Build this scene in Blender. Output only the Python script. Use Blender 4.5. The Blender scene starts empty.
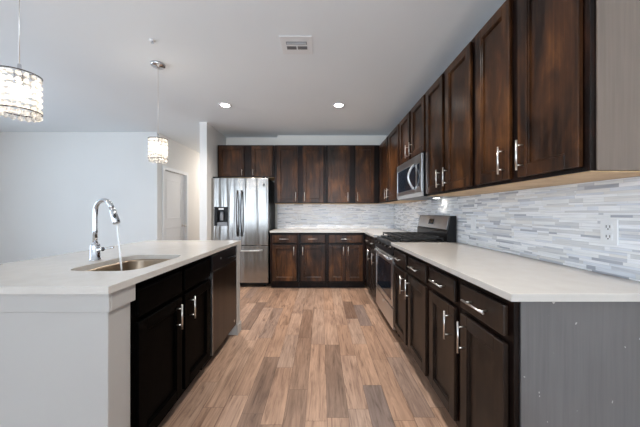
import bpy, bmesh, math, random
from mathutils import Vector, Matrix
PI = math.pi
random.seed(7)
S = bpy.context.scene
C = bpy.data.collections.new('kitchen'); S.collection.children.link(C)

# ------------------------------------------------------------------ camera
EYE = 1.2
cam = bpy.data.cameras.new('camera'); camo = bpy.data.objects.new('camera', cam); C.objects.link(camo)
cam.sensor_width = 36; cam.lens = 266 / 640 * 36
cam.shift_x = -1 / 640; cam.shift_y = -1 / 640
cam.clip_start = 0.02
camo.location = (0, 0, EYE); camo.rotation_euler = (PI / 2, 0, 0)
S.camera = camo

# ------------------------------------------------------------------ world, daylight, exposure
S.view_settings.view_transform = 'Standard'; S.view_settings.look = 'None'
S.view_settings.gamma = 1; S.view_settings.use_curve_mapping = False
S.view_settings.exposure = 0.88
w = bpy.data.worlds.new('sky'); S.world = w; w.use_nodes = True
w.node_tree.nodes['Background'].inputs[0].default_value = (0.62, 0.78, 1, 1)
w.node_tree.nodes['Background'].inputs[1].default_value = 1.2

def area(name, loc, rot, sx, sy, power, col, shape='RECTANGLE', parent=None, spread=PI):
    l = bpy.data.lights.new(name, 'AREA'); l.shape = shape; l.size = sx
    if shape == 'RECTANGLE': l.size_y = sy
    l.energy = power; l.color = col; l.spread = spread
    o = bpy.data.objects.new(name, l); C.objects.link(o); o.location = loc; o.rotation_euler = rot
    if parent: o.parent = parent
    return o
DAY = (0.84, 0.92, 1.0)
# daylight coming in through the windows behind the camera and in the left wall
area('daylight_rear', (-2.6, -3.38, 1.35), (PI / 2 + 0.45, 0, 0), 3.4, 2.0, 40, DAY)
area('daylight_rear', (0.35, -3.38, 1.35), (PI / 2 + 0.45, 0, 0), 1.2, 2.0, 46, DAY)
area('daylight_left', (-5.48, 1.3, 1.35), (0, -PI / 2 - 0.12, 0), 2.0, 2.8, 40, (0.62, 0.81, 1.0))

# ------------------------------------------------------------------ materials
def nodes(name):
    m = bpy.data.materials.new(name); m.use_nodes = True
    nt = m.node_tree; return m, nt, nt.nodes['Principled BSDF']
def N(nt, t, **kw):
    n = nt.nodes.new(t)
    for k, v in kw.items(): setattr(n, k, v)
    return n
def sock(nt, v, inp):
    if hasattr(v, 'links') or isinstance(v, bpy.types.NodeSocket): nt.links.new(v, inp)
    else: inp.default_value = v
def M_(nt, op, a, b=0.0, c=0.0):
    n = N(nt, 'ShaderNodeMath', operation=op)
    sock(nt, a, n.inputs[0]); sock(nt, b, n.inputs[1]); sock(nt, c, n.inputs[2]); return n.outputs[0]
def ramp(nt, fac, stops, interp='LINEAR'):
    r = N(nt, 'ShaderNodeValToRGB'); r.color_ramp.interpolation = interp
    e = r.color_ramp.elements
    while len(e) < len(stops): e.new(0.5)
    for i, (p, c) in enumerate(stops):
        e[i].position = p; e[i].color = (*c, 1)
    nt.links.new(fac, r.inputs[0]); return r.outputs[0]
def mixc(nt, f, a, b, mode='MIX'):
    n = N(nt, 'ShaderNodeMix', data_type='RGBA', blend_type=mode)
    sock(nt, f, n.inputs[0])
    for v, i in ((a, 6), (b, 7)):
        if isinstance(v, tuple): n.inputs[i].default_value = (*v, 1)
        else: nt.links.new(v, n.inputs[i])
    return n.outputs[2]
def noise(nt, vec, scale, detail=3, rough=0.5, dist=0.0, dim='3D', w=None):
    n = N(nt, 'ShaderNodeTexNoise', noise_dimensions=dim)
    n.inputs['Scale'].default_value = scale; n.inputs['Detail'].default_value = detail
    n.inputs['Roughness'].default_value = rough; n.inputs['Distortion'].default_value = dist
    nt.links.new(vec, n.inputs['Vector'])
    if w is not None: nt.links.new(w, n.inputs['W'])
    return n.outputs[0]
def mapping(nt, vec, scale=(1, 1, 1), loc=None):
    n = N(nt, 'ShaderNodeMapping'); n.inputs['Scale'].default_value = scale
    nt.links.new(vec, n.inputs['Vector'])
    return n.outputs[0]
def bump(nt, p, h, strength=0.1, dist=0.01):
    b = N(nt, 'ShaderNodeBump'); b.inputs['Strength'].default_value = strength; b.inputs['Distance'].default_value = dist
    nt.links.new(h, b.inputs['Height']); nt.links.new(b.outputs[0], p.inputs['Normal'])

def plain(name, col, rough=0.5, metal=0.0, vary=0.04, scale=3.0, spec=0.5, coat=0.0, bmp=0.0):
    m, nt, p = nodes(name)
    tc = N(nt, 'ShaderNodeTexCoord')
    f = noise(nt, tc.outputs['Object'], scale, 4)
    a = tuple(c * (1 - vary) for c in col); b = tuple(min(1, c * (1 + vary)) for c in col)
    nt.links.new(ramp(nt, f, [(0.3, a), (0.7, b)]), p.inputs['Base Color'])
    p.inputs['Roughness'].default_value = rough; p.inputs['Metallic'].default_value = metal
    p.inputs['Specular IOR Level'].default_value = spec
    p.inputs['Coat Weight'].default_value = coat; p.inputs['Coat Roughness'].default_value = 0.15
    if bmp:
        g = noise(nt, tc.outputs['Object'], 180, 2); bump(nt, p, g, bmp, 0.002)
    return m

def wood(name, dark, mid, warm, rough=0.3, coat=0.0, bias=0.0, spec=0.28):
    m, nt, p = nodes(name)
    tc = N(nt, 'ShaderNodeTexCoord'); oi = N(nt, 'ShaderNodeObjectInfo')
    off = M_(nt, 'MULTIPLY', oi.outputs['Random'], 40.0)
    blot = noise(nt, mapping(nt, tc.outputs['Object'], (6, 6, 2.2)), 1.0, 4, 0.6, 0.6, '4D', off)
    grain = noise(nt, mapping(nt, tc.outputs['Object'], (70, 70, 2.2)), 1.0, 4, 0.6, 0.4, '4D', off)
    f = M_(nt, 'ADD', M_(nt, 'MULTIPLY', blot, 0.8), M_(nt, 'MULTIPLY', grain, 0.3))
    col = ramp(nt, f, [(0.42 - bias, dark), (0.56 - bias, mid), (0.72 - bias, warm)])
    nt.links.new(col, p.inputs['Base Color'])
    p.inputs['Roughness'].default_value = rough
    p.inputs['Specular IOR Level'].default_value = spec
    p.inputs['Coat Weight'].default_value = coat; p.inputs['Coat Roughness'].default_value = 0.2
    bump(nt, p, grain, 0.06, 0.002)
    return m

MAT = {}
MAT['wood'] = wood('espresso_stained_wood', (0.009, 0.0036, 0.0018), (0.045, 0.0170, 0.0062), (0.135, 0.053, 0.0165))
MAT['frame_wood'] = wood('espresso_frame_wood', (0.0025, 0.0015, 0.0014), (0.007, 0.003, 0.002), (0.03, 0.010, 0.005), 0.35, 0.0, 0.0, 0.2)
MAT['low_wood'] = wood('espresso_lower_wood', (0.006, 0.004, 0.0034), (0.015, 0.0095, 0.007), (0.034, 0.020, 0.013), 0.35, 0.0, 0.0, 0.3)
MAT['shaded_wood'] = wood('espresso_wood_in_shade', (0.001, 0.001, 0.001), (0.0016, 0.0014, 0.0013), (0.003, 0.0024, 0.002), 0.4, 0.0, 0.0, 0.015)  # espresso wood darkened, the shade on the island fronts put into its colour
MAT['maple'] = wood('natural_maple_underside', (0.50, 0.33, 0.17), (0.62, 0.42, 0.23), (0.72, 0.52, 0.31), 0.5, 0.0)
MAT['quartz'] = plain('white_quartz', (0.56, 0.53, 0.49), 0.2, vary=0.03, scale=14, spec=0.5)
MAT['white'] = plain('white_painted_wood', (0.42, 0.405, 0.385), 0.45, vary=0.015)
MAT['trim'] = plain('white_trim_paint', (0.78, 0.79, 0.80), 0.4, vary=0.01)
MAT['wall'] = plain('off_white_wall_paint', (0.78, 0.765, 0.74), 0.85, vary=0.012, scale=1.5, bmp=0.04)
MAT['warm_lit_wall'] = plain('wall_paint_warm_lit', (0.90, 0.86, 0.79), 0.85, vary=0.012, scale=1.5, bmp=0.04)  # wall paint lightened and warmed in place of warm light reaching it
MAT['ceiling'] = plain('ceiling_paint', (0.85, 0.885, 0.905), 0.9, vary=0.012, scale=1.2, bmp=0.05)
MAT['black'] = plain('black_enamel', (0.005, 0.005, 0.006), 0.3, vary=0.1, spec=0.25)
MAT['matte_black'] = plain('matte_black_iron', (0.012, 0.012, 0.013), 0.6, vary=0.1)
MAT['nickel'] = plain('brushed_nickel', (0.74, 0.71, 0.67), 0.28, 1.0, 0.03, 20)
MAT['chrome'] = plain('polished_chrome', (0.62, 0.63, 0.65), 0.06, 1.0, 0.01, 5)
MAT['plastic'] = plain('white_plastic', (0.83, 0.84, 0.85), 0.3, vary=0.01)
MAT['slot'] = plain('dark_slot', (0.03, 0.03, 0.03), 0.6)
MAT['grille'] = plain('grey_grille', (0.16, 0.16, 0.17), 0.5)
MAT['grey_plastic'] = plain('grey_plastic', (0.22, 0.23, 0.25), 0.35)
MAT['glass_black'] = plain('dark_oven_glass', (0.010, 0.015, 0.024), 0.08, vary=0.05, spec=0.22)
MAT['dark_metal'] = plain('dark_bronze_metal', (0.06, 0.05, 0.045), 0.3, 0.9)

def steel(name, col, rough, wave):
    m, nt, p = nodes(name)
    tc = N(nt, 'ShaderNodeTexCoord')
    g = noise(nt, mapping(nt, tc.outputs['Object'], (300, 300, 2)), 1.0, 3)
    nt.links.new(ramp(nt, g, [(0.3, tuple(c * 0.93 for c in col)), (0.7, col)]), p.inputs['Base Color'])
    p.inputs['Metallic'].default_value = 1.0; p.inputs['Roughness'].default_value = rough
    v = noise(nt, mapping(nt, tc.outputs['Object'], (11, 11, 0.5)), 1.0, 2, 0.4)
    bump(nt, p, v, wave, 0.03)
    return m
MAT['steel'] = steel('stainless_steel', (0.38, 0.37, 0.355), 0.22, 0.55)
MAT['steel_plain'] = steel('brushed_steel', (0.70, 0.70, 0.70), 0.3, 0.05)
MAT['sink_steel'] = steel('sink_steel', (0.34, 0.27, 0.20), 0.28, 0.1)
MAT['dark_steel'] = steel('dark_dishwasher_steel', (0.06, 0.05, 0.043), 0.30, 0.05)

def laminate(name, col, specks=True):
    m, nt, p = nodes(name)
    tc = N(nt, 'ShaderNodeTexCoord')
    g = noise(nt, mapping(nt, tc.outputs['Object'], (90, 90, 3)), 1.0, 4, 0.6)
    b = noise(nt, tc.outputs['Object'], 2.5, 3)
    c = ramp(nt, M_(nt, 'ADD', M_(nt, 'MULTIPLY', g, 0.5), M_(nt, 'MULTIPLY', b, 0.5)),
             [(0.35, tuple(x * 0.85 for x in col)), (0.65, tuple(x * 1.12 for x in col))])
    if specks:
        s = noise(nt, mapping(nt, tc.outputs['Object'], (1, 1, 0.8)), 38, 1)
        c = mixc(nt, M_(nt, 'GREATER_THAN', s, 0.745), c, (0.42, 0.40, 0.38))
    nt.links.new(c, p.inputs['Base Color'])
    p.inputs['Roughness'].default_value = 0.42; p.inputs['Coat Weight'].default_value = 0.15
    bump(nt, p, g, 0.05, 0.002)
    return m
MAT['panel_low'] = laminate('espresso_panel_daylit_grey', (0.13, 0.123, 0.12))  # grey of reflected daylight put into the dark laminate's colour
MAT['panel_up'] = laminate('espresso_panel_daylit_taupe', (0.19, 0.148, 0.118), False)  # dark laminate tinted taupe to carry the daylight reflection

def floor_mat():
    m, nt, p = nodes('oak_plank_floor')
    tc = N(nt, 'ShaderNodeTexCoord'); sp = N(nt, 'ShaderNodeSeparateXYZ')
    nt.links.new(tc.outputs['Object'], sp.inputs[0])
    W = 0.127; x, y = sp.outputs[0], sp.outputs[1]
    xr = M_(nt, 'DIVIDE', M_(nt, 'ADD', x, 20.03), W); col = M_(nt, 'FLOOR', xr); fx = M_(nt, 'FRACT', xr)
    wn = N(nt, 'ShaderNodeTexWhiteNoise', noise_dimensions='1D'); nt.links.new(col, wn.inputs['W'])
    ln = M_(nt, 'ADD', M_(nt, 'MULTIPLY', wn.outputs[0], 0.35), 0.55)
    yr = M_(nt, 'DIVIDE', M_(nt, 'ADD', y, M_(nt, 'ADD', M_(nt, 'MULTIPLY', wn.outputs[0], 7.0), 30.0)), ln)
    row = M_(nt, 'FLOOR', yr); fy = M_(nt, 'FRACT', yr)
    cv = N(nt, 'ShaderNodeCombineXYZ'); nt.links.new(col, cv.inputs[0]); nt.links.new(row, cv.inputs[1])
    w2 = N(nt, 'ShaderNodeTexWhiteNoise', noise_dimensions='3D'); nt.links.new(cv.outputs[0], w2.inputs['Vector'])
    r = w2.outputs[0]
    base = ramp(nt, r, [(0.0, (0.23, 0.150, 0.110)), (0.2, (0.42, 0.27, 0.185)), (0.45, (0.50, 0.325, 0.225)),
                        (0.7, (0.44, 0.31, 0.235)), (0.88, (0.55, 0.37, 0.265)), (1.0, (0.25, 0.19, 0.165))])
    off = M_(nt, 'MULTIPLY', r, 60.0)
    g1 = noise(nt, mapping(nt, tc.outputs['Object'], (22, 2.0, 1)), 1.0, 6, 0.66, 2.2, '4D', off)
    g2 = noise(nt, mapping(nt, tc.outputs['Object'], (5, 1.6, 1)), 1.0, 3, 0.5, 0.6, '4D', off)
    g3 = noise(nt, mapping(nt, tc.outputs['Object'], (120, 5, 1)), 1.0, 3, 0.6, 0.3, '4D', off)
    c = mixc(nt, 1.0, base, ramp(nt, g1, [(0.32, (0.42, 0.37, 0.34)), (0.46, (0.86, 0.84, 0.82)), (0.62, (1.15, 1.14, 1.12))]), 'MULTIPLY')
    c = mixc(nt, 0.8, c, ramp(nt, g2, [(0.3, (0.70, 0.66, 0.66)), (0.55, (1.0, 1.0, 1.0)), (0.75, (1.15, 1.12, 1.1))]), 'MULTIPLY')
    c = mixc(nt, 0.5, c, ramp(nt, g3, [(0.35, (0.75, 0.72, 0.7)), (0.6, (1.05, 1.05, 1.05))]), 'MULTIPLY')
    ex = M_(nt, 'MULTIPLY', M_(nt, 'MINIMUM', fx, M_(nt, 'SUBTRACT', 1.0, fx)), W)
    ey = M_(nt, 'MULTIPLY', M_(nt, 'MINIMUM', fy, M_(nt, 'SUBTRACT', 1.0, fy)), ln)
    seam = M_(nt, 'LESS_THAN', M_(nt, 'MINIMUM', ex, ey), 0.0014)
    c = mixc(nt, M_(nt, 'MULTIPLY', seam, 0.65), c, (0.07, 0.04, 0.025))
    c = mixc(nt, 1.0, c, (0.92, 0.90, 0.89), 'MULTIPLY')
    nt.links.new(c, p.inputs['Base Color'])
    p.inputs['Roughness'].default_value = 0.40
    p.inputs['Specular IOR Level'].default_value = 0.45
    bump(nt, p, M_(nt, 'SUBTRACT', g1, seam), 0.12, 0.002)
    return m
MAT['floor'] = floor_mat()

def mosaic():
    # thin glass and stone strips in running rows
    m, nt, p = nodes('linear_mosaic_tile')
    tc = N(nt, 'ShaderNodeTexCoord'); sp = N(nt, 'ShaderNodeSeparateXYZ')
    nt.links.new(tc.outputs['Object'], sp.inputs[0])
    u = M_(nt, 'ADD', M_(nt, 'ADD', sp.outputs[0], sp.outputs[1]), 20.0); z = sp.outputs[2]
    H = 0.041
    # every band of 47 mm is cut in one thick and two thin rows, the order changing from block to block
    zb = M_(nt, 'DIVIDE', z, H); band = M_(nt, 'FLOOR', zb); fz = M_(nt, 'FRACT', zb)
    wb = N(nt, 'ShaderNodeTexWhiteNoise', noise_dimensions='1D'); nt.links.new(band, wb.inputs['W'])
    ub = M_(nt, 'DIVIDE', M_(nt, 'ADD', u, M_(nt, 'MULTIPLY', wb.outputs[0], 3.0)), 0.30)
    blk = M_(nt, 'FLOOR', ub)
    cv0 = N(nt, 'ShaderNodeCombineXYZ'); nt.links.new(band, cv0.inputs[0]); nt.links.new(blk, cv0.inputs[1])
    w0 = N(nt, 'ShaderNodeTexWhiteNoise', noise_dimensions='3D'); nt.links.new(cv0.outputs[0], w0.inputs['Vector'])
    c1 = M_(nt, 'ADD', 0.22, M_(nt, 'MULTIPLY', w0.outputs[0], 0.22)); c2 = M_(nt, 'ADD', c1, M_(nt, 'ADD', 0.22, M_(nt, 'MULTIPLY', w0.outputs[0], 0.1)))
    s1 = M_(nt, 'GREATER_THAN', fz, c1); s2 = M_(nt, 'GREATER_THAN', fz, c2)
    row = M_(nt, 'ADD', M_(nt, 'MULTIPLY', band, 3.0), M_(nt, 'ADD', s1, s2))
    wr = N(nt, 'ShaderNodeTexWhiteNoise', noise_dimensions='1D'); nt.links.new(row, wr.inputs['W'])
    L = M_(nt, 'ADD', 0.12, M_(nt, 'MULTIPLY', wr.outputs[0], 0.10))
    uc = M_(nt, 'DIVIDE', M_(nt, 'ADD', u, M_(nt, 'MULTIPLY', wr.outputs[0], 5.3)), L)
    col = M_(nt, 'FLOOR', uc); fu = M_(nt, 'FRACT', uc)
    cv = N(nt, 'ShaderNodeCombineXYZ'); nt.links.new(row, cv.inputs[0]); nt.links.new(col, cv.inputs[1]); nt.links.new(blk, cv.inputs[2])
    wn = N(nt, 'ShaderNodeTexWhiteNoise', noise_dimensions='3D'); nt.links.new(cv.outputs[0], wn.inputs['Vector'])
    base = ramp(nt, wn.outputs[0], [(0.0, (0.46, 0.48, 0.53)), (0.04, (0.64, 0.66, 0.70)), (0.14, (0.74, 0.745, 0.75)),
        (0.32, (0.78, 0.81, 0.86)), (0.45, (0.88, 0.89, 0.89)), (0.62, (0.94, 0.95, 0.96)), (0.78, (0.80, 0.79, 0.77)), (0.86, (0.92, 0.93, 0.95))], 'CONSTANT')
    vein = noise(nt, mapping(nt, tc.outputs['Object'], (7, 7, 150)), 1.0, 3, 0.6)
    c = mixc(nt, 0.7, base, ramp(nt, vein, [(0.34, (0.76, 0.78, 0.81)), (0.58, (1.04, 1.04, 1.04))]), 'MULTIPLY')
    def edge(t, lo):
        return t
    d1 = M_(nt, 'ABSOLUTE', M_(nt, 'SUBTRACT', fz, c1)); d2 = M_(nt, 'ABSOLUTE', M_(nt, 'SUBTRACT', fz, c2))
    d0 = M_(nt, 'MINIMUM', fz, M_(nt, 'SUBTRACT', 1.0, fz))
    dz = M_(nt, 'MULTIPLY', M_(nt, 'MINIMUM', d0, M_(nt, 'MINIMUM', d1, d2)), H)
    du = M_(nt, 'MULTIPLY', M_(nt, 'MINIMUM', fu, M_(nt, 'SUBTRACT', 1.0, fu)), L)
    g = M_(nt, 'LESS_THAN', M_(nt, 'MINIMUM', dz, du), 0.0007)
    c = mixc(nt, M_(nt, 'MULTIPLY', g, 0.7), c, (0.62, 0.62, 0.62))
    nt.links.new(c, p.inputs['Base Color'])
    nt.links.new(M_(nt, 'ADD', 0.15, M_(nt, 'MULTIPLY', wn.outputs[0], 0.3)), p.inputs['Roughness'])
    bump(nt, p, M_(nt, 'SUBTRACT', 1.0, g), 0.2, 0.001)
    return m
MAT['mosaic'] = mosaic()

def emit(name, col, st):
    m, nt, p = nodes(name)
    p.inputs['Base Color'].default_value = (*col, 1)
    p.inputs['Emission Color'].default_value = (*col, 1); p.inputs['Emission Strength'].default_value = st
    return m
MAT['lamp'] = emit('lit_lens', (1.0, 0.97, 0.92), 12)
MAT['bulb'] = emit('lit_bulb', (1.0, 0.93, 0.82), 8)
def crystal():
    m = bpy.data.materials.new('cut_crystal'); m.use_nodes = True; nt = m.node_tree
    nt.nodes.clear()
    out = N(nt, 'ShaderNodeOutputMaterial')
    tr = N(nt, 'ShaderNodeBsdfTranslucent'); tr.inputs[0].default_value = (0.95, 0.92, 0.88, 1)
    tp = N(nt, 'ShaderNodeBsdfTransparent'); tp.inputs[0].default_value = (0.97, 0.96, 0.95, 1)
    gl = N(nt, 'ShaderNodeBsdfGlossy'); gl.inputs[0].default_value = (1, 1, 1, 1); gl.inputs['Roughness'].default_value = 0.08
    lw = N(nt, 'ShaderNodeLayerWeight'); lw.inputs[0].default_value = 0.35
    a = N(nt, 'ShaderNodeMixShader'); a.inputs[0].default_value = 0.3
    nt.links.new(tr.outputs[0], a.inputs[1]); nt.links.new(tp.outputs[0], a.inputs[2])
    b = N(nt, 'ShaderNodeMixShader'); nt.links.new(lw.outputs['Fresnel'], b.inputs[0])
    nt.links.new(a.outputs[0], b.inputs[1]); nt.links.new(gl.outputs[0], b.inputs[2])
    nt.links.new(b.outputs[0], out.inputs[0])
    return m
MAT['crystal'] = crystal()
def glass(name, tint, alpha):
    m, nt, p = nodes(name)
    p.inputs['Base Color'].default_value = (*tint, 1); p.inputs['Roughness'].default_value = 0.03
    p.inputs['Transmission Weight'].default_value = 1.0; p.inputs['IOR'].default_value = 1.33
    return m
MAT['glass'] = glass('window_glass', (1, 1, 1), 1)
MAT['water'] = plain('running_water', (0.86, 0.88, 0.90), 0.12, vary=0.02, scale=30)
MAT['water'].node_tree.nodes['Principled BSDF'].inputs['Transmission Weight'].default_value = 0.12

# ------------------------------------------------------------------ mesh helpers
class MB:
    def __init__(s): s.bm = bmesh.new()
    def box(s, x0, x1, y0, y1, z0, z1, bev=0.0, seg=1):
        r = bmesh.ops.create_cube(s.bm, size=1.0)
        for v in r['verts']:
            v.co = Vector(((x0 + x1) / 2 + v.co.x * (x1 - x0), (y0 + y1) / 2 + v.co.y * (y1 - y0), (z0 + z1) / 2 + v.co.z * (z1 - z0)))
        if bev:
            es = set(e for v in r['verts'] for e in v.link_edges)
            bmesh.ops.bevel(s.bm, geom=list(es), offset=bev, segments=seg, affect='EDGES', profile=0.5)
        return s
    def prism(s, pts, axis, a0, a1):
        # pts: 2D outline, extruded along axis ('x','y','z')
        def mk(p, a):
            return {'x': (a, p[0], p[1]), 'y': (p[0], a, p[1]), 'z': (p[0], p[1], a)}[axis]
        lo = [s.bm.verts.new(mk(p, a0)) for p in pts]; hi = [s.bm.verts.new(mk(p, a1)) for p in pts]
        s.bm.faces.new(lo); s.bm.faces.new(hi[::-1])
        n = len(pts)
        for i in range(n): s.bm.faces.new((lo[i], hi[i], hi[(i + 1) % n], lo[(i + 1) % n]))
        return s
    def cyl(s, p0, p1, r0, r1=None, n=16, caps=True):
        r1 = r0 if r1 is None else r1
        p0 = Vector(p0); p1 = Vector(p1); d = (p1 - p0).normalized()
        a = d.orthogonal().normalized(); b = d.cross(a)
        A = [s.bm.verts.new(p0 + (a * math.cos(2 * PI * i / n) + b * math.sin(2 * PI * i / n)) * r0) for i in range(n)]
        B = [s.bm.verts.new(p1 + (a * math.cos(2 * PI * i / n) + b * math.sin(2 * PI * i / n)) * r1) for i in range(n)]
        for i in range(n):
            f = s.bm.faces.new((A[i], A[(i + 1) % n], B[(i + 1) % n], B[i])); f.smooth = True
        if caps: s.bm.faces.new(A[::-1]); s.bm.faces.new(B)
        return s
    def tube(s, pts, radii, n=14):
        pts = [Vector(p) for p in pts]
        if not isinstance(radii, (list, tuple)): radii = [radii] * len(pts)
        rings = []; ref = None
        for i, p in enumerate(pts):
            d = (pts[min(i + 1, len(pts) - 1)] - pts[max(i - 1, 0)]).normalized()
            if ref is None: ref = d.orthogonal().normalized()
            ref = (ref - d * ref.dot(d)).normalized(); b = d.cross(ref)
            rings.append([s.bm.verts.new(p + (ref * math.cos(2 * PI * k / n) + b * math.sin(2 * PI * k / n)) * radii[i]) for k in range(n)])
        for a, b in zip(rings, rings[1:]):
            for k in range(n):
                f = s.bm.faces.new((a[k], a[(k + 1) % n], b[(k + 1) % n], b[k])); f.smooth = True
        s.bm.faces.new(rings[0][::-1]); s.bm.faces.new(rings[-1])
        return s
    def lathe(s, prof, cx=0, cy=0, n=32, smooth=True):
        rings = [[s.bm.verts.new((cx + r * math.cos(2 * PI * k / n), cy + r * math.sin(2 * PI * k / n), z)) for k in range(n)] for r, z in prof]
        for a, b in zip(rings, rings[1:]):
            for k in range(n):
                f = s.bm.faces.new((a[k], a[(k + 1) % n], b[(k + 1) % n], b[k])); f.smooth = smooth
        return s
    def ball(s, c, r, sub=1, sc=(1, 1, 1)):
        q = bmesh.ops.create_icosphere(s.bm, subdivisions=sub, radius=r)
        for v in q['verts']: v.co = Vector((v.co.x * sc[0] + c[0], v.co.y * sc[1] + c[1], v.co.z * sc[2] + c[2]))
        return s
    def build(s, name, mat, parent=None, loc=None, shift=None):
        bmesh.ops.recalc_face_normals(s.bm, faces=s.bm.faces)
        me = bpy.data.meshes.new(name); s.bm.to_mesh(me); s.bm.free()
        me.materials.append(mat)
        o = bpy.data.objects.new(name, me); C.objects.link(o)
        if parent: o.parent = parent
        if loc: o.location = loc
        return o

def thing(name, label, cat, loc=(0, 0, 0), rz=0, group=None):
    o = bpy.data.objects.new(name, None); C.objects.link(o); o.empty_display_size = 0.1
    o.location = loc; o.rotation_euler = (0, 0, rz); o['label'] = label; o['category'] = cat
    if group: o['group'] = group
    return o
def tag(o, label, cat, group=None):
    o['label'] = label; o['category'] = cat
    if group: o['group'] = group
    return o
def struct(o): o['kind'] = 'structure'; return o

# ------------------------------------------------------------------ the room
CEIL = 2.59
XR = 1.32; YB = 4.80; YF = 4.93; YL = 4.594; XL = -5.6; YR = -3.5; XH = -2.83
T = 0.15
struct(MB().box(XL - T, XR + T, YR - T, 8.2, -0.1, 0).build('floor', MAT['floor']))
struct(MB().box(XL - T, XR + T, YR - T, 8.2, CEIL, CEIL + 0.1).build('ceiling', MAT['ceiling']))
struct(MB().box(XR, XR + T, YR - T, YB, 0, CEIL).build('wall_right', MAT['wall']))
struct(MB().box(-0.785, XR + T, YB, 5.08, 0, CEIL).build('wall_back', MAT['warm_lit_wall']))
struct(MB().box(-1.755, -0.785, YF, 5.08, 0, CEIL).build('wall_alcove', MAT['warm_lit_wall']))
struct(MB().box(-1.865, -1.755, 4.086, 8.05, 0, CEIL).build('wall_wing', MAT['wall']))
struct(MB().box(XL, XH, YL, YL + T, 0, CEIL).build('wall_left_end', MAT['wall']))
# hallway wall with its door opening
DY0, DY1, DH = 4.80, 5.58, 1.975
b = MB(); b.box(XH - T, XH, YL + T, DY0, 0, CEIL); b.box(XH - T, XH, DY1, 8.05, 0, CEIL); b.box(XH - T, XH, DY0, DY1, DH, CEIL)
struct(b.build('wall_hallway', MAT['wall']))
struct(MB().box(XH, -1.865, 8.05, 8.2, 0, CEIL).build('wall_hallway_end', MAT['wall']))
b = MB()
b.box(XH, XH + 0.018, DY0 - 0.065, DY0, 0, DH + 0.065, 0.003); b.box(XH, XH + 0.018, DY1, DY1 + 0.065, 0, DH + 0.065, 0.003)
b.box(XH, XH + 0.018, DY0, DY1, DH, DH + 0.065, 0.003)
struct(b.build('trim_1', MAT['trim']))
d = MB()
d.box(XH - 0.075, XH - 0.04, DY0 + 0.004, DY1 - 0.004, 0.008, DH - 0.004)
for z0, z1 in ((0.22, 0.92), (1.08, 1.82)):
    for (a0, a1, c0, c1) in ((DY0 + 0.12, DY1 - 0.12, z0, z0 + 0.02), (DY0 + 0.12, DY1 - 0.12, z1 - 0.02, z1), (DY0 + 0.12, DY0 + 0.14, z0 + 0.02, z1 - 0.02), (DY1 - 0.14, DY1 - 0.12, z0 + 0.02, z1 - 0.02)):
        d.box(XH - 0.04, XH - 0.034, a0, a1, c0, c1, 0.002)
door = struct(d.build('door_1', MAT['trim']))
k = MB(); k.cyl((XH - 0.04, 5.50, 0.93), (XH - 0.033, 5.50, 0.93), 0.03, n=20); k.cyl((XH - 0.033, 5.50, 0.93), (XH + 0.005, 5.50, 0.93), 0.011)
k.ball((XH + 0.02, 5.50, 0.93), 0.028, 3, (0.8, 1, 1))
k.build('door_knob', MAT['nickel'], door)
# left wall and rear wall with window openings
def wall_with_holes(name, axis, pos, t, a0, a1, holes):
    b = MB()
    def bx(u0, u1, z0, z1):
        if axis == 'x': b.box(pos, pos + t, u0, u1, z0, z1)
        else: b.box(u0, u1, pos, pos + t, z0, z1)
    cur = a0
    for (h0, h1, z0, z1) in holes:
        bx(cur, h0, 0, CEIL); bx(h0, h1, 0, z0); bx(h0, h1, z1, CEIL); cur = h1
    bx(cur, a1, 0, CEIL)
    return struct(b.build(name, MAT['wall']))
LH = [(-0.15, 2.75, 0.3, 2.38)]; RH = [(-4.35, -0.85, 0.3, 2.38), (-0.3, 1.0, 0.3, 2.38)]
wall_with_holes('wall_left', 'x', XL - T, T, YR - T, YL + T, LH)
wall_with_holes('wall_rear', 'y', YR - T, T, XL, XR, RH)
n = 0
for axis, pos, hs in (('x', XL - T, LH), ('y', YR - T, RH)):
    for (h0, h1, z0, z1) in hs:
        n += 1
        b = MB(); f = 0.05
        def bx(u0, u1, c0, c1, m=b, lo=0.05, hi=0.11):
            if axis == 'x': m.box(pos + lo, pos + hi, u0, u1, c0, c1)
            else: m.box(u0, u1, pos + lo, pos + hi, c0, c1)
        bx(h0, h1, z0, z0 + f); bx(h0, h1, z1 - f, z1); bx(h0, h0 + f, z0 + f, z1 - f); bx(h1 - f, h1, z0 + f, z1 - f)
        k = max(1, round((h1 - h0) / 1.2))
        for i in range(1, k):
            u = h0 + (h1 - h0) * i / k; bx(u - 0.03, u + 0.03, z0 + f, z1 - f)
        wf = struct(b.build('window_%d' % n, MAT['trim']))
        g = MB(); bx(h0 + f, h1 - f, z0 + f, z1 - f, g, 0.078, 0.082); g.build('pane', MAT['glass'], wf)
# baseboards
def bb(name, *a): struct(MB().box(*a, 0.0, 0.10, 0.003).build(name, MAT['trim']))
bb('baseboard_left_end', XL + 0.02, XH, YL - 0.014, YL)
bb('baseboard_hallway', XH, XH + 0.014, YL, DY0 - 0.067)
bb('baseboard_hallway_far', XH, XH + 0.014, DY1 + 0.067, 8.05)
bb('baseboard_wing', -1.865, -1.757, 4.072, 4.086)

# ------------------------------------------------------------------ tile backsplash
CT = 0.915
sp = struct(MB().box(XR - 0.01, XR, 0.90, YB - 0.011, CT + 0.001, 1.349).build('tile_backsplash', MAT['mosaic']))
sp2 = struct(MB().box(-0.785, XR - 0.011, YB - 0.01, YB, CT + 0.001, 1.349).build('tile_backsplash', MAT['mosaic']))

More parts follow.
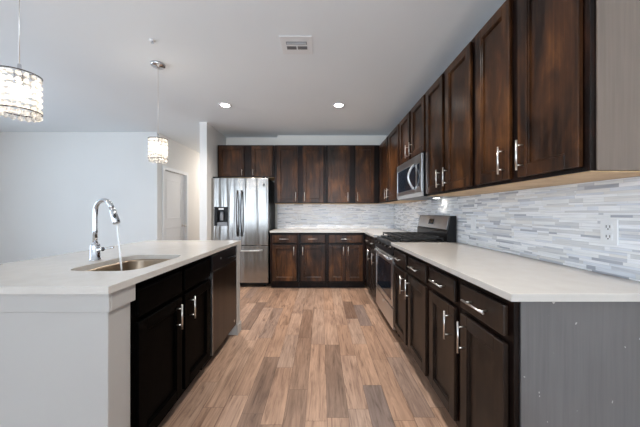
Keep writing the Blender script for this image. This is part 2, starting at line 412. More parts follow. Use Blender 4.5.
# ------------------------------------------------------------------ cabinets
def handle(parent, p, axis, L, off=0.032, r=0.0050, mat='nickel'):
    # bar pull centred at p on the door face (local frame, front = -y)
    b = MB(); x, y, z = p; h = L / 2
    if axis == 'z':
        b.cyl((x, y - off, z - h), (x, y - off, z + h), r)
        for q in (-1, 1): b.cyl((x, y, z + q * h * 0.66), (x, y - off + 0.003, z + q * h * 0.66), r * 0.75, n=10)
    else:
        b.cyl((x - h, y - off, z), (x + h, y - off, z), r)
        for q in (-1, 1): b.cyl((x + q * h * 0.66, y, z), (x + q * h * 0.66, y - off + 0.003, z), r * 0.75, n=10)
    return b.build('handle', MAT[mat], parent)

def shaker(parent, x0, x1, z0, z1, mat, name='door'):
    b = MB(); f = min(0.058, (x1 - x0) * 0.24); y0, y1 = -0.021, -0.001; e = 0.0022
    b.box(x0, x0 + f, y0, y1, z0, z1, e); b.box(x1 - f, x1, y0, y1, z0, z1, e)
    b.box(x0 + f, x1 - f, y0, y1, z0, z0 + f, e); b.box(x0 + f, x1 - f, y0, y1, z1 - f, z1, e)
    b.box(x0 + f - 0.001, x1 - f + 0.001, y0 + 0.014, y1, z0 + f - 0.001, z1 - f + 0.001)
    # small bead around the panel
    g = 0.007
    b.box(x0 + f, x0 + f + g, y0 + 0.005, y1, z0 + f, z1 - f, 0.002); b.box(x1 - f - g, x1 - f, y0 + 0.005, y1, z0 + f, z1 - f, 0.002)
    b.box(x0 + f + g, x1 - f - g, y0 + 0.005, y1, z0 + f, z0 + f + g, 0.002); b.box(x0 + f + g, x1 - f - g, y0 + 0.005, y1, z1 - f - g, z1 - f, 0.002)
    return b.build(name, MAT[mat], parent)
def slab(parent, x0, x1, z0, z1, mat, name='drawer'):
    return MB().box(x0, x1, -0.021, -0.001, z0, z1, 0.005, 2).build(name, MAT[mat], parent)

def cabinet(name, label, cat, loc, rz, W, D, z0, z1, doors, drawers=(), mats=('frame_wood', 'wood'), toe=False, under=False, end=None, hmat='nickel', group=None):
    """doors: (x0,x1,z0,z1,handle_x,handle_z,len); drawers: (x0,x1,z0,z1,len)"""
    t = thing(name, label, cat, loc, rz, group)
    fm, dm = mats
    zb = z0 + (0.10 if toe else 0)
    c = MB()
    c.box(0.001, W - 0.001, 0.02, D, zb, z1 - 0.001)
    c.build('carcass', MAT[fm], t)
    MB().box(0.001, W - 0.001, 0.0, 0.0195, zb, z1 - 0.001, 0.001).build('face_frame', MAT[fm], t)
    if toe: MB().box(0.001, W - 0.001, 0.07, D - 0.01, z0 + 0.001, zb - 0.0005).build('toe_kick', MAT[fm], t)
    if under:
        o = MB().box(0.002, W - 0.002, 0.004, D - 0.001, zb - 0.004, zb - 0.0005).build('underside', MAT['maple'], t)
        o['label'] = 'pale natural maple underside'
    for (a0, a1, c0, c1, hx, hz, L) in doors:
        d = shaker(t, a0, a1, c0, c1, dm)
        if hx is not None: handle(d, (hx, -0.021, hz), 'z', L, mat=hmat)
    for (a0, a1, c0, c1, L) in drawers:
        d = slab(t, a0, a1, c0, c1, dm)
        if L: handle(d, ((a0 + a1) / 2, -0.021, (c0 + c1) / 2), 'x', L, mat=hmat)
    if end:
        side, mk, lab = end
        x = W if side == 'hi' else -0.006
        o = MB().box(x, x + 0.006, 0.0215 if toe else 0.021, D, z0 + 0.001, z1 - 0.001).build('end_panel', MAT[mk], t)
        o['label'] = lab
    return t

# -- right-hand base run (front faces -X; local x runs towards the camera)
RX = 0.705; RD = XR - RX - 0.002
def rcab(label, y0, y1, doors, drawers, **kw):
    fl = lambda a, b: (y1 - b, y1 - a)
    dd = []
    for (a, b, hy) in doors:
        x0, x1 = fl(a, b); dd.append((x0, x1, 0.125, 0.708, y1 - hy, 0.605, 0.15))
    rr = [(*fl(a, b), 0.735, 0.852, L) for (a, b, L) in drawers]
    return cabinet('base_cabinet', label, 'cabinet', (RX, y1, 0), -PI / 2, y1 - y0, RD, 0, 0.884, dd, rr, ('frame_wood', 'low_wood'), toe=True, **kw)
rcab('nearest dark base cabinet of the right run, ending in the bare daylight-greyed side panel', 0.972, 1.705,
     [(0.998, 1.308, 1.268), (1.368, 1.685, 1.408)], [(0.998, 1.308, 0.165), (1.368, 1.685, 0.16)],
     end=('hi', 'panel_low', 'laminate end panel, daylight sheen in its grey-brown colour, with small paint specks'))
rcab('dark base cabinet right beside the near side of the gas range', 1.705, 2.535,
     [(1.745, 2.095, 2.055), (2.15, 2.505, 2.19)], [(1.745, 2.095, 0.16), (2.15, 2.505, 0.15)])
rcab('narrow dark base cabinet between the range and the far corner', 3.352, 4.186,
     [(3.375, 3.625, 3.415), (3.67, 4.04, 3.715)], [(3.375, 3.625, 0.11), (3.67, 4.04, 0.12)])

# -- base run on the back wall
BY = 4.19; BD = YB - BY - 0.002
def bcab(label, x0, x1, doors, drawers, z=(0.125, 0.690)):
    dd = [(a - x0, b - x0, z[0], z[1], h - x0, 0.60, 0.13) for (a, b, h) in doors]
    rr = [(a - x0, b - x0, 0.725, 0.848, L) for (a, b, L) in drawers]
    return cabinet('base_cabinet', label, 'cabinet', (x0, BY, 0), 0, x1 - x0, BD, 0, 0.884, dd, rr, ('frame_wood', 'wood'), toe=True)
bcab('dark single-door base cabinet on the back wall, directly right of the refrigerator', -0.80, -0.352, [(-0.765, -0.384, -0.425)], [(-0.765, -0.384, 0.15)])
bcab('dark single-door base cabinet in the middle of the back wall run', -0.352, 0.095, [(-0.315, 0.063, -0.285)], [(-0.315, 0.063, 0.15)])
bcab('dark double-door base cabinet at the right end of the back wall run', 0.095, 0.703, [(0.122, 0.382, 0.350), (0.392, 0.655, 0.424)], [(0.122, 0.655, 0.16)])

# -- wall cabinets on the right wall
UX = 0.99; UD = XR - UX - 0.002; UZ0, UZ1 = 1.354, 2.335
def ucab(label, y0, y1, doors, z0=UZ0, hz=1.475, **kw):
    dd = [(y1 - b, y1 - a, z0 + 0.018, UZ1 - 0.022, y1 - h, hz, 0.145) for (a, b, h) in doors]
    return cabinet('wall_cabinet', label, 'cabinet', (UX, y1, 0), -PI / 2, y1 - y0, UD, z0, UZ1, dd, (), ('frame_wood', 'wood'), under=True, **kw)
ucab('nearest dark wall cabinet on the right, with the bare daylight-tinted taupe end', 0.978, 1.70, [(1.002, 1.313, 1.277), (1.372, 1.672, 1.41)],
     end=('hi', 'panel_up', 'flat end panel, daylight sheen in its taupe-brown colour'))
ucab('dark wall cabinet directly beside the near side of the microwave', 1.70, 2.488, [(1.732, 2.08, 2.045), (2.13, 2.462, 2.165)])
ucab('short dark wall cabinet above the microwave', 2.488, 3.31, [(2.51, 2.87, 2.835), (2.925, 3.285, 2.96)], z0=1.768, hz=1.875)
ucab('dark wall cabinet in the far corner past the microwave', 3.31, 4.473, [(3.335, 3.83, 3.795), (3.89, 4.41, 3.925)])

# -- wall cabinets on the back wall
UY = 4.475
def wcab(label, x0, x1, doors, z0=UZ0, dep=YB, hz=1.465, L=0.15):
    dd = [(a - x0, b - x0, z0 + 0.014, UZ1 - 0.022, h - x0, hz, L) for (a, b, h) in doors]
    return cabinet('wall_cabinet', label, 'cabinet', (x0, UY, 0), 0, x1 - x0, dep - UY - 0.002, z0, UZ1, dd, (), ('frame_wood', 'wood'), under=True)
wcab('short dark double-door wall cabinet above the refrigerator', -1.738, -0.79, [(-1.715, -1.29, -1.32), (-1.165, -0.815, -1.135)], 1.79, YF, 1.87, 0.10)
wcab('left dark double-door wall cabinet above the back counter', -0.785, 0.078, [(-0.735, -0.392, -0.422), (-0.305, 0.038, -0.275)])
wcab('right dark double-door wall cabinet above the back counter', 0.078, 0.988, [(0.122, 0.478, 0.448), (0.580, 0.890, 0.610)])

# -- countertops
o = MB().box(0.667, XR - 0.002, 0.932, 2.540, 0.886, CT, 0.003, 2).build('countertop', MAT['quartz'])
tag(o, 'long off-white quartz countertop on the near right-hand cabinets', 'countertop')
b = MB(); b.prism([(-0.80, 4.15), (0.667, 4.15), (0.667, 3.348), (XR - 0.002, 3.348), (XR - 0.002, YB - 0.002), (-0.784, YB - 0.002), (-0.784, 4.8 - 0.002), (-0.80, YB - 0.002)][:5] + [(-0.80, YB - 0.002)], 'z', 0.886, CT)
tag(b.build('countertop', MAT['quartz']), 'L-shaped off-white quartz countertop in the far corner along the back wall', 'countertop')

# ------------------------------------------------------------------ gas range
ry0, ry1 = 2.546, 3.344; RW = ry1 - ry0; FX = 0.718
t = thing('gas_range', 'stainless steel gas range with black cast-iron grates set in the right-hand run', 'stove', (FX, ry1, 0), -PI / 2)
RDp = XR - 0.013 - FX
MB().box(0, RW, 0.0, RDp - 0.012, 0.05, 0.895, 0.002).build('body', MAT['black'], t)
for x in (0.04, RW - 0.04):
    for y in (0.05, RDp - 0.06): MB().cyl((x, y, 0), (x, y, 0.049), 0.018).build('foot', MAT['black'], t)
# oven door: steel frame round a dark window
z0, z1 = 0.285, 0.775
od = MB(); y0, y1 = -0.032, -0.001; fw = 0.065
od.box(0.003, fw, y0, y1, z0, z1, 0.004); od.box(RW - fw, RW - 0.003, y0, y1, z0, z1, 0.004)
od.box(fw, RW - fw, y0, y1, z0, z0 + 0.05, 0.002); od.box(fw, RW - fw, y0, y1, z1 - 0.085, z1, 0.002)
od = od.build('oven_door', MAT['steel_plain'], t)
g = MB().box(fw, RW - fw, y0 + 0.004, y1, z0 + 0.05, z1 - 0.085).build('oven_window', MAT['glass_black'], od); g['label'] = 'dark glass oven window'
b = MB(); b.tube([(0.05, y0 - 0.020, 0.745), (RW / 2, y0 - 0.024, 0.745), (RW - 0.05, y0 - 0.020, 0.745)], 0.011)
for x in (0.075, RW - 0.075): b.box(x - 0.012, x + 0.012, y0 - 0.016, y0, 0.735, 0.757, 0.003)
b.build('oven_handle', MAT['steel_plain'], od)
b = MB().box(0.003, RW - 0.003, -0.03, -0.001, 0.075, 0.272, 0.004)
dr = b.build('storage_drawer', MAT['steel_plain'], t)
MB().cyl((RW / 2, -0.0325, 0.225), (RW / 2, -0.0305, 0.225), 0.013, n=20).build('badge', MAT['plastic'], dr)
# sloped control panel with knobs
b = MB().prism([(-0.035, 0.785), (0.0, 0.785), (0.03, 0.905), (-0.008, 0.905)], 'x', 0.0, RW)
cp = b.build('control_panel', MAT['black'], t)
for i in range(5):
    x = 0.10 + i * (RW - 0.2) / 4
    nrm = Vector((0, -0.975, 0.22)); c0 = Vector((x, -0.0235, 0.845))
    MB().cyl(c0, c0 + nrm * 0.006, 0.019, n=20).cyl(c0 + nrm * 0.006, c0 + nrm * 0.026, 0.015, 0.013, 20).build('knob', MAT['dark_metal'], cp)
ck = MB().box(0.0, RW, 0.032, RDp - 0.095, 0.897, 0.917, 0.004, 2)
ck = ck.build('cooktop', MAT['black'], t)
for (x, y, r) in ((0.17, 0.15, 0.05), (0.17, 0.40, 0.04), (RW / 2, 0.275, 0.045), (RW - 0.17, 0.15, 0.045), (RW - 0.17, 0.40, 0.05)):
    MB().lathe([(r * 1.25, 0.918), (r * 1.2, 0.925), (r, 0.926), (r * 0.95, 0.936), (0.001, 0.938)], x, y, 24).build('burner', MAT['matte_black'], ck)
gw = (RW - 0.06) / 3
for i in range(3):
    b = MB(); x0 = 0.03 + i * gw + 0.003; x1 = x0 + gw - 0.006; ya, yb = 0.05, RDp - 0.115; zt0, zt1 = 0.945, 0.957
    for x in (x0, x1 - 0.012): b.box(x, x + 0.012, ya, yb, zt0, zt1, 0.002)
    for y in (ya, yb - 0.012, (ya + yb) / 2 - 0.006): b.box(x0, x1, y, y + 0.012, zt0, zt1, 0.002)
    xm = (x0 + x1) / 2
    b.box(xm - 0.006, xm + 0.006, ya, yb, zt0, zt1, 0.002)
    for q in (0.25, 0.75):
        y = ya + (yb - ya) * q; b.box(x0, x1, y - 0.006, y + 0.006, zt0, zt1, 0.002)
    for x in (x0 + 0.006, x1 - 0.006):
        for y in (ya + 0.006, yb - 0.006): b.cyl((x, y, 0.9175), (x, y, zt0), 0.006, n=8)
    b.build('grate', MAT['matte_black'], ck)
# backguard
yb = RDp - 0.012
b = MB().prism([(yb - 0.085, 0.897), (yb, 0.897), (yb, 1.168), (yb - 0.048, 1.168), (yb - 0.078, 1.03), (yb - 0.085, 1.01)], 'x', 0.0, RW)
bg = b.build('backguard', MAT['black'], t)
b = MB().prism([(yb - 0.083, 1.035), (yb - 0.079, 1.033), (yb - 0.050, 1.162), (yb - 0.054, 1.164)], 'x', 0.03, RW - 0.03)
fp = b.build('steel_fascia', MAT['steel_plain'], bg); fp['label'] = 'brushed steel fascia with small dark display'
dsp = MB()
dsp.prism([(yb - 0.0800, 1.072), (yb - 0.0755, 1.072), (yb - 0.0630, 1.130), (yb - 0.0675, 1.130)], 'x', RW / 2 - 0.07, RW / 2 + 0.05)
dsp.build('clock_display', MAT['glass_black'], fp)

# ------------------------------------------------------------------ microwave
my0, my1 = 2.492, 3.306; MW = my1 - my0; MX = 0.942
t = thing('microwave', 'stainless over-the-range microwave with curved handle under the short cabinet', 'microwave', (MX, my1, 1.352), -PI / 2)
mz = 1.763 - 1.352; MD = XR - 0.012 - MX
MB().box(0, MW, 0.02, MD, 0.0, mz, 0.002).build('body', MAT['black'], t)
b = MB(); f0 = 0.0
b.box(0, 0.035, f0, 0.0195, 0.045, mz, 0.002); b.box(MW - 0.16, MW, f0, 0.0195, 0.045, mz, 0.002)
b.box(0.035, MW - 0.16, f0, 0.0195, mz - 0.075, mz, 0.002); b.box(0.035, MW - 0.16, f0, 0.0195, 0.045, 0.085, 0.002)
md = b.build('front_door', MAT['steel_plain'], t)
MB().box(0.035, MW - 0.16, 0.004, 0.0195, 0.085, mz - 0.075).build('window', MAT['glass_black'], md)
pts = []
for i in range(13):
    q = i / 12; z = 0.095 + q * (mz - 0.185); pts.append((MW - 0.205, -0.012 - 0.045 * math.sin(PI * q), z))
b = MB().tube(pts, 0.011, 12)
for z in (pts[0][2], pts[-1][2]): b.box(MW - 0.216, MW - 0.194, -0.02, 0.001, z - 0.011, z + 0.011, 0.003)
b.build('handle', MAT['steel_plain'], md)
b = MB().prism([(0.0, 0.042), (0.019, 0.042), (0.019, 0.004), (0.012, 0.004)], 'x', 0, MW)
b.build('vent_strip', MAT['steel_plain'], t)
b = MB().box(MW - 0.115, MW - 0.045, -0.0015, 0.0, 0.10, mz - 0.09)
b.build('keypad', MAT['glass_black'], md)
b = MB().box(0.43, 0.51, 0.27, 0.31, -0.0012, -0.0002)
ml = b.build('task_light', MAT['lamp'], t)
area('task_lamp', (0.47, 0.29, -0.004), (0, 0, 0), 0.04, 0.04, 0.09, (1.0, 0.88, 0.7), 'DISK', t)

# ------------------------------------------------------------------ refrigerator
fx0, fx1 = -1.750, -0.842; FW = fx1 - fx0; FY = 4.25
t = thing('refrigerator', 'stainless French-door refrigerator with ice and water dispenser', 'refrigerator', (fx0, FY, 0))
FT = 1.765; FB = YF - 0.02 - FY
MB().box(0.003, FW - 0.003, 0.075, FB, 0.03, FT - 0.02, 0.003).build('body', MAT['black'], t)
for x in (0.08, FW - 0.08):
    for y in (0.12, FB - 0.08): MB().cyl((x, y, 0), (x, y, 0.03), 0.02).build('foot', MAT['black'], t)
MB().box(0.01, FW - 0.01, 0.045, 0.07, 0.032, 0.075).build('base_grille', MAT['black'], t)
xm = FW / 2; zs = 0.672
dx0, dx1, dz0, dz1 = 0.045, 0.265, 0.985, 1.29
b = MB(); e = 0.006
b.box(0.0, dx0, 0, 0.07, zs + 0.004, FT - 0.015, 0); b.box(dx1, xm - 0.002, 0, 0.07, zs + 0.004, FT - 0.015, 0)
b.box(dx0, dx1, 0, 0.07, zs + 0.004, dz0, 0); b.box(dx0, dx1, 0, 0.07, dz1, FT - 0.015, 0)
ld = b.build('fridge_door', MAT['steel'], t)
rd = MB().box(xm + 0.002, FW, 0, 0.07, zs + 0.004, FT - 0.015, 0.006, 2).build('fridge_door', MAT['steel'], t)
fd = MB().box(0.0, FW, 0, 0.07, 0.075, zs - 0.004, 0.006, 2).build('freezer_drawer', MAT['steel'], t)
# dispenser
b = MB(); b.box(dx0, dx1, 0.055, 0.07, dz0, dz1); b.box(dx0, dx0 + 0.05, -0.003, 0.055, dz0, dz1); b.box(dx1 - 0.012, dx1, -0.003, 0.055, dz0, dz1)
b.box(dx0 + 0.05, dx1 - 0.012, -0.003, 0.055, dz1 - 0.07, dz1)
dp = b.build('dispenser', MAT['black'], ld); dp['label'] = 'black ice and water dispenser'
MB().box(dx0 + 0.05, dx1 - 0.012, -0.002, 0.055, dz0, dz0 + 0.06, 0.002).build('drip_tray', MAT['grey_plastic'], dp)
MB().box(dx0 + 0.07, dx0 + 0.15, -0.006, -0.003, dz1 - 0.045, dz1 - 0.02).build('display', MAT['plastic'], dp)
MB().box(dx0 + 0.085, dx0 + 0.135, 0.02, 0.035, dz0 + 0.09, dz1 - 0.075, 0.003).build('paddle', MAT['grey_plastic'], dp)
def bow(x, za, zb, par):
    pts = [(x, -0.02 - 0.04 * math.sin(PI * i / 12) ** 0.6 if 0 < i < 12 else -0.02, za + (zb - za) * i / 12) for i in range(13)]
    b = MB().tube(pts, 0.010, 12)
    for z in (za, zb): b.box(x - 0.012, x + 0.012, -0.024, 0.0, z - 0.013, z + 0.013, 0.003)
    return b.build('handle', MAT['dark_metal'], par)
bow(xm - 0.034, 0.83, 1.54, ld); bow(xm + 0.034, 0.83, 1.54, rd)
pts = [(0.10 + (FW - 0.2) * i / 12, -0.02 - (0.04 * math.sin(PI * i / 12) ** 0.6 if 0 < i < 12 else 0), 0.595) for i in range(13)]
b = MB().tube(pts, 0.013, 12)
for x in (0.10, FW - 0.10): b.box(x - 0.013, x + 0.013, -0.024, 0.0, 0.583, 0.607, 0.003)
b.build('handle', MAT['steel_plain'], fd)
b = MB(); b.box(FW - 0.085, FW - 0.071, -0.0015, 0.0, 1.625, 1.66); b.box(FW - 0.066, FW - 0.05, -0.0015, 0, 1.632, 1.66); b.box(FW - 0.085, FW - 0.05, -0.0015, 0, 1.612, 1.619)
b.build('emblem', MAT['slot'], rd)
for x in (0.06, FW - 0.06): MB().box(x - 0.05, x + 0.05, 0.02, 0.14, FT - 0.0145, FT + 0.008, 0.004).build('hinge_cover', MAT['black'], t)

# ------------------------------------------------------------------ island
IX = -0.845; IXB = -1.70; IY0, IY1 = 1.055, 2.69
t = thing('kitchen_island', 'white painted island base with trim band and corner posts', 'kitchen island', (IX, IY0, 0))
# local: x from IXB-IX .. 0, y 0 .. IY1-IY0
wI = IXB - IX; lI = IY1 - IY0
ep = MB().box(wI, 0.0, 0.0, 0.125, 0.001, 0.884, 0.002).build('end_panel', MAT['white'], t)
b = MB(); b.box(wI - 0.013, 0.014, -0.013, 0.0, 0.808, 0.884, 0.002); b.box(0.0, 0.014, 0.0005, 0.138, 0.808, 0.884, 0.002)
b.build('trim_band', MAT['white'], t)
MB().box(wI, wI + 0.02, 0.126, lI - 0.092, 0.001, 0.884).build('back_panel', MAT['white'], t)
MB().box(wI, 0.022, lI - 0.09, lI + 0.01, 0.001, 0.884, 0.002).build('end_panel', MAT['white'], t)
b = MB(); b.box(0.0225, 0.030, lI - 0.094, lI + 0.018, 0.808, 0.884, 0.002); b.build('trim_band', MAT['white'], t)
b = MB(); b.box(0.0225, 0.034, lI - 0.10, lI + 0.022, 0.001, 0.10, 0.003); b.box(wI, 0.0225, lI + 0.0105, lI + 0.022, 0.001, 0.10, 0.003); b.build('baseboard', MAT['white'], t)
# cabinets of the island: front faces +X, local x runs away from the camera
s0, s1 = 1.182, 2.008
t = thing('sink_cabinet', 'two-door cabinet under the island sink, its shade put into a near-black colour', 'cabinet', (IX, s0, 0), PI / 2)
Ws = s1 - s0
# open-topped carcass so the sink bowl can hang inside it
b = MB(); b.box(0.001, 0.019, 0.02, 0.82, 0.10, 0.884); b.box(Ws - 0.019, Ws - 0.001, 0.02, 0.82, 0.10, 0.884)
b.box(0.019, Ws - 0.019, 0.02, 0.82, 0.10, 0.118); b.build('carcass', MAT['shaded_wood'], t)
b = MB(); b.box(0.001, Ws - 0.001, 0.0, 0.0195, 0.10, 0.884, 0.001); b.build('face_frame', MAT['shaded_wood'], t)
MB().box(0.001, Ws - 0.001, 0.07, 0.80, 0.001, 0.0995).build('toe_kick', MAT['shaded_wood'], t)
for (a0, a1, hx) in ((0.022, 0.398, 0.335), (0.432, 0.80, 0.49)):
    d = shaker(t, a0, a1, 0.125, 0.700, 'shaded_wood'); handle(d, (hx, -0.021, 0.605), 'z', 0.14)
    slab(t, a0, a1, 0.725, 0.852, 'shaded_wood', 'false_drawer_front')
# dishwasher
w0, w1 = 2.012, 2.596; Wd = w1 - w0
t = thing('dishwasher', 'dark steel dishwasher built into the far end of the island', 'dishwasher', (IX, w0, 0), PI / 2)
MB().box(0.004, Wd - 0.004, 0.03, 0.60, 0.09, 0.870).build('tub', MAT['black'], t)
MB().box(0.01, Wd - 0.01, 0.06, 0.55, 0.001, 0.0895).build('toe_kick', MAT['black'], t)
d = MB().box(0.012, Wd - 0.006, -0.022, 0.029, 0.115, 0.742, 0.004, 2).build('door_panel', MAT['dark_steel'], t)
MB().box(0.004, 0.0115, -0.024, 0.020, 0.115, 0.742).build('door_edge', MAT['steel_plain'], d)
MB().cyl((Wd - 0.07, -0.0235, 0.17), (Wd - 0.07, -0.0222, 0.17), 0.012, n=16).build('badge', MAT['steel_plain'], d)
cpn = MB().box(0.004, Wd - 0.004, -0.022, 0.029, 0.75, 0.870, 0.004, 2).build('control_panel', MAT['black'], t)
b = MB(); b.tube([(0.33, -0.024, 0.80), (0.36, -0.05, 0.80), (0.46, -0.05, 0.80), (0.49, -0.024, 0.80)], 0.007, 10); b.build('handle', MAT['black'], cpn)
MB().cyl((0.17, -0.0222, 0.825), (0.17, -0.026, 0.825), 0.008, n=14).build('indicator', MAT['steel_plain'], cpn)

# island countertop with the sink cut-out
def rrect(x0, x1, y0, y1, r, n=8):
    p = []
    for (cx, cy, a) in ((x1 - r, y1 - r, 0), (x0 + r, y1 - r, PI / 2), (x0 + r, y0 + r, PI), (x1 - r, y0 + r, 1.5 * PI)):
        for i in range(n + 1): p.append((cx + r * math.cos(a + PI / 2 * i / n), cy + r * math.sin(a + PI / 2 * i / n)))
    return p
SX0, SX1, SY0, SY1 = -1.268, -0.912, 1.295, 1.795
TX0, TX1, TY0, TY1 = -1.776, -0.817, 1.022, 2.72
bm = bmesh.new()
def ring(pts, z): return [bm.verts.new((x, y, z)) for x, y in pts]
inner = rrect(SX0, SX1, SY0, SY1, 0.085)
cxs, cys = (SX0 + SX1) / 2, (SY0 + SY1) / 2
ou = []
for (x, y) in inner:   # project every hole point to the outer rectangle so quads join them
    dx, dy = x - cxs, y - cys
    k = min([(TX1 - cxs) / dx if dx > 1e-6 else 1e9, (TX0 - cxs) / dx if dx < -1e-6 else 1e9,
             (TY1 - cys) / dy if dy > 1e-6 else 1e9, (TY0 - cys) / dy if dy < -1e-6 else 1e9])
    ou.append([cxs + dx * k, cys + dy * k])
for (X, Y) in ((TX0, TY0), (TX1, TY0), (TX0, TY1), (TX1, TY1)):
    i = min(range(len(ou)), key=lambda i: abs(math.remainder(math.atan2(ou[i][1] - cys, ou[i][0] - cxs) - math.atan2(Y - cys, X - cxs), 2 * PI)))
    ou[i] = [X, Y]
nn = len(inner)
ti, to_, bi, bo = ring(inner, CT), ring(ou, CT), ring(inner, 0.886), ring(ou, 0.886)
for i in range(nn):
    j = (i + 1) % nn
    bm.faces.new((ti[i], ti[j], to_[j], to_[i])); bm.faces.new((bi[i], bi[j], bo[j], bo[i]))
    bm.faces.new((ti[i], ti[j], bi[j], bi[i])); bm.faces.new((to_[i], to_[j], bo[j], bo[i]))
mb = MB(); mb.bm.free(); mb.bm = bm
tag(mb.build('countertop', MAT['quartz']), 'off-white quartz island countertop with sink cut-out', 'countertop')

# sink bowl, hung under the counter
t = thing('sink', 'undermount stainless steel sink in the island', 'sink', (cxs, cys, 0.70))
bm = bmesh.new()
def lring(r, inset, z):
    return [bm.verts.new((x - cxs, y - cys, z - 0.70)) for x, y in rrect(SX0 + inset, SX1 - inset, SY0 + inset, SY1 - inset, r)]
rg = [lring(0.10, -0.015, 0.8855), lring(0.083, 0.003, 0.8855), lring(0.08, 0.005, 0.875), lring(0.075, 0.012, 0.73), lring(0.06, 0.030, 0.706), lring(0.04, 0.06, 0.702)]
for a, b2 in zip(rg, rg[1:]):
    for i in range(nn):
        f = bm.faces.new((a[i], a[(i + 1) % nn], b2[(i + 1) % nn], b2[i])); f.smooth = True
bm.faces.new(rg[-1])
mb = MB(); mb.bm.free(); mb.bm = bm
bowl = mb.build('bowl', MAT['sink_steel'], t)
m = bowl.modifiers.new('thickness', 'SOLIDIFY'); m.thickness = 0.0015; m.offset = -1
MB().lathe([(0.045, 0.0035), (0.042, 0.006), (0.03, 0.004), (0.001, 0.0035)], 0, 0, 24).build('drain', MAT['chrome'], t)

# faucet
fx, fy = -1.345, 1.585
t = thing('faucet', 'polished chrome gooseneck pull-down faucet on the island', 'faucet', (fx, fy, CT + 0.001))
b = MB(); b.lathe([(0.001, 0), (0.029, 0), (0.029, 0.006), (0.025, 0.010), (0.024, 0.085), (0.022, 0.095), (0.015, 0.10), (0.001, 0.10)], 0, 0, 28)
b.build('base', MAT['chrome'], t)
pts = [(0, 0, 0.095), (0, 0, 0.18), (0, 0, 0.255)]
R = 0.060; dirx, diry = 0.985, -0.17
for i in range(1, 13):
    a = PI - (PI * 0.90) * i / 12
    q = R + R * math.cos(a); pts.append((q * dirx, q * diry, 0.285 + R * 1.2 * math.sin(a)))
b = MB().tube(pts, 0.0125, 16); b.build('spout', MAT['chrome'], t)
p = Vector(pts[-1]); dv = (p - Vector(pts[-2])).normalized()
b = MB().tube([p, p + dv * 0.012, p + dv * 0.03, p + dv * 0.085, p + dv * 0.095], [0.0125, 0.0155, 0.0165, 0.019, 0.017], 18)
hd = b.build('spray_head', MAT['chrome'], t)
q = p + dv * 0.05 + Vector((0.010, -0.013, 0.002))
MB().ball(q, 0.009, 2, (0.8, 0.8, 1.6)).build('spray_button', MAT['slot'], hd)
b = MB().cyl((0.022, -0.003, 0.065), (0.052, -0.008, 0.067), 0.0135, 0.012, 16)
b.tube([(0.05, -0.008, 0.068), (0.08, -0.012, 0.072), (0.125, -0.018, 0.079)], [0.0055, 0.0045, 0.004], 10)
b.build('lever', MAT['chrome'], t)
tip = Vector((fx, fy, CT + 0.001)) + p + dv * 0.098
e = Vector((tip.x + 0.055, tip.y - 0.02, 0.709))
pts = [tip + (e - tip) * (i / 10) + Vector((0, 0, 0.012 * math.sin(PI * i / 10))) for i in range(11)]
b = MB().tube(pts, [0.0058, 0.0056, 0.0054, 0.005, 0.005, 0.0048, 0.0046, 0.0046, 0.0044, 0.0044, 0.005], 10)
tag(b.build('water_stream', MAT['water']), 'thin clear stream of water running from the faucet into the sink', 'water')

# ------------------------------------------------------------------ pendants
def pendant(x, y, label):
    t = thing('pendant_lamp', label, 'pendant lamp', (x, y, CEIL), 0, 'crystal pendants over the island')
    b = MB().lathe([(0.001, -0.0005), (0.062, -0.0005), (0.062, -0.014), (0.056, -0.024), (0.012, -0.026), (0.008, -0.04), (0.001, -0.04)], 0, 0, 32)
    b.build('canopy', MAT['chrome'], t)
    zt, zb = 1.885 - CEIL, 1.672 - CEIL; r = 0.069
    MB().cyl((0, 0, -0.04), (0, 0, zt + 0.05), 0.0022, n=8).build('cord', MAT['nickel'], t)
    b = MB().lathe([(0.001, zt + 0.055), (0.007, zt + 0.052), (0.009, zt + 0.01), (0.02, zt + 0.004), (0.02, zt - 0.04), (0.001, zt - 0.04)], 0, 0, 20)
    b.build('socket', MAT['chrome'], t)
    def hoop(z): return MB().tube([((r + 0.011) * math.cos(2 * PI * i / 36), (r + 0.011) * math.sin(2 * PI * i / 36), z) for i in range(37)], 0.0028, 6)
    hoop(zb + 0.030).build('bottom_ring', MAT['dark_metal'], t)
    b = hoop(zt)
    for i in range(3):
        a = 2 * PI * i / 3; b.cyl((0.015 * math.cos(a), 0.015 * math.sin(a), zt), (r * math.cos(a), r * math.sin(a), zt), 0.002, n=6)
    b.build('top_ring', MAT['dark_metal'], t)
    b = MB(); rows, nc = 7, 16; rb = 0.0135
    for j in range(rows):
        z = zt - 0.015 - j * (zt - zb - 0.028) / (rows - 1)
        for i in range(nc):
            a = 2 * PI * i / nc + (0.5 * 2 * PI / nc if j % 2 else 0) * 0
            b.ball((r * math.cos(a), r * math.sin(a), z), rb, 1, (1, 1, 1.1))
    sh = b.build('crystal_shade', MAT['crystal'], t); sh['kind'] = 'stuff'
    MB().ball((0, 0, zt - 0.09), 0.030, 3, (1, 1, 1.25)).build('bulb', MAT['bulb'], t)
    l = bpy.data.lights.new('bulb_light', 'POINT'); l.energy = 3.5; l.color = (1, 0.86, 0.70); l.shadow_soft_size = 0.045
    o = bpy.data.objects.new('bulb_light', l); C.objects.link(o); o.parent = t; o.location = (0, 0, zt - 0.09)
    return t
pendant(-1.50, 1.323, 'nearer crystal drum pendant lamp hanging over the island by the left edge')
pendant(-1.525, 2.49, 'farther crystal drum pendant lamp hanging over the far end of the island')

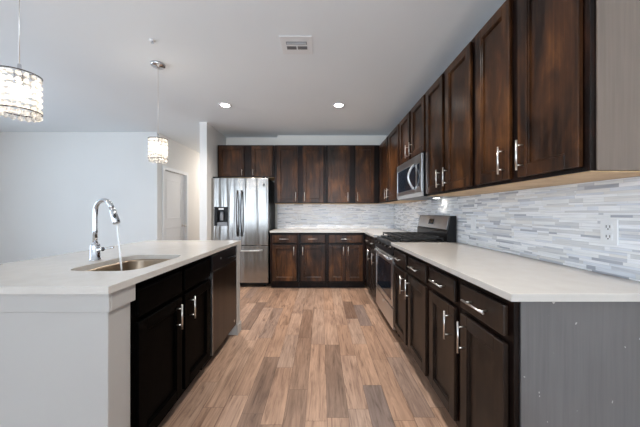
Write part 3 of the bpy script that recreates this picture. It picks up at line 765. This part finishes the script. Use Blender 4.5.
# ------------------------------------------------------------------ ceiling fittings
def downlight(x, y, label, name='recessed_light', power=17):
    t = thing(name, label, 'ceiling light', (x, y, CEIL), 0, 'recessed lights in the kitchen ceiling')
    MB().lathe([(0.055, -0.001), (0.056, -0.006), (0.082, -0.005), (0.085, -0.0008)], 0, 0, 36).build('trim_ring', MAT['plastic'], t)
    MB().cyl((0, 0, -0.001), (0, 0, -0.0045), 0.055, n=32).build('lens', MAT['lamp'], t)
    area('lamp_light', (0, 0, -0.012), (0, 0, 0), 0.12, 0.12, power, (1.0, 0.94, 0.88), 'DISK', t, 2.3)
    return t
downlight(-1.24, 3.44, 'lit round recessed ceiling light nearer the refrigerator side', power=9)
downlight(0.228, 3.44, 'lit round recessed ceiling light on the right, facing the back cabinets', power=15)
downlight(0.228, 1.15, 'added unseen recessed ceiling light over the near end of the aisle', power=8)  # out of view, added to help light the room
area('hall_fill_light', (-2.35, 6.9, CEIL - 0.02), (0, 0, 0), 0.3, 0.3, 16, (1.0, 0.92, 0.84), 'DISK')  # unseen fill without a fitting, added to brighten the hallway
t = thing('ceiling_vent', 'square white air vent in the ceiling', 'vent', (-0.20, 2.21, CEIL))
b = MB(); b.box(-0.13, 0.13, -0.12, 0.12, -0.006, -0.0008, 0.002); b.build('plate', MAT['plastic'], t)
b = MB(); b.box(-0.085, 0.085, -0.055, -0.02, -0.0085, -0.0062); b.box(-0.085, -0.006, 0.005, 0.045, -0.0085, -0.0062); b.box(0.006, 0.085, 0.005, 0.045, -0.0085, -0.0062)
b.build('grille', MAT['grille'], t)
b = MB()
for q in range(3): b.box(-0.08, 0.08, -0.047 + q * 0.009, -0.0455 + q * 0.009, -0.0105, -0.0086)
b.build('louver', MAT['plastic'], t)
t = thing('sprinkler_head', 'small sprinkler head in the ceiling beside the farther pendant', 'sprinkler', (-1.36, 2.145, CEIL))
MB().lathe([(0.001, -0.0008), (0.021, -0.0008), (0.020, -0.005), (0.009, -0.007), (0.001, -0.007)], 0, 0, 24).build('escutcheon', MAT['plastic'], t)
b = MB().cyl((0, 0, -0.007), (0, 0, -0.020), 0.005, n=12); b.cyl((0, 0, -0.020), (0, 0, -0.023), 0.012, n=16)
b.build('deflector', MAT['chrome'], t)

# ------------------------------------------------------------------ outlets and switches
def plate(name, label, cat, loc, rz, kind, w=0.073, h=0.115):
    t = thing(name, label, cat, loc, rz)
    MB().box(-w / 2, w / 2, -0.006, 0, -h / 2, h / 2, 0.002, 2).build('cover_plate', MAT['plastic'], t)
    if kind == 'outlet':
        for z in (-0.022, 0.022):
            o = MB().box(-0.017, 0.017, -0.0085, -0.0062, z - 0.015, z + 0.015, 0.002).build('socket', MAT['plastic'], t)
            b = MB(); b.box(-0.009, -0.006, -0.0095, -0.0086, z - 0.003, z + 0.008); b.box(0.006, 0.009, -0.0095, -0.0086, z - 0.003, z + 0.008); b.cyl((0, -0.0086, z - 0.009), (0, -0.0095, z - 0.009), 0.003, n=10)
            b.build('slots', MAT['slot'], o)
    else:
        MB().box(-0.016, 0.016, -0.009, -0.0062, -0.033, 0.033, 0.002).build('rocker', MAT['plastic'], t)
plate('wall_outlet', 'white double wall outlet on the mosaic tile at far right', 'outlet', (XR - 0.011, 1.205, 1.112), -PI / 2, 'outlet')
plate('light_switch', 'white switch plate on the right wall tile beside the range', 'switch', (XR - 0.011, 2.28, 1.108), -PI / 2, 'switch')
plate('wall_outlet', 'white outlet on the back wall tile nearer the refrigerator', 'outlet', (-0.404, YB - 0.011, 1.10), 0, 'outlet')
plate('wall_outlet', 'white outlet on the back wall tile nearer the corner', 'outlet', (0.704, YB - 0.011, 1.09), 0, 'outlet')
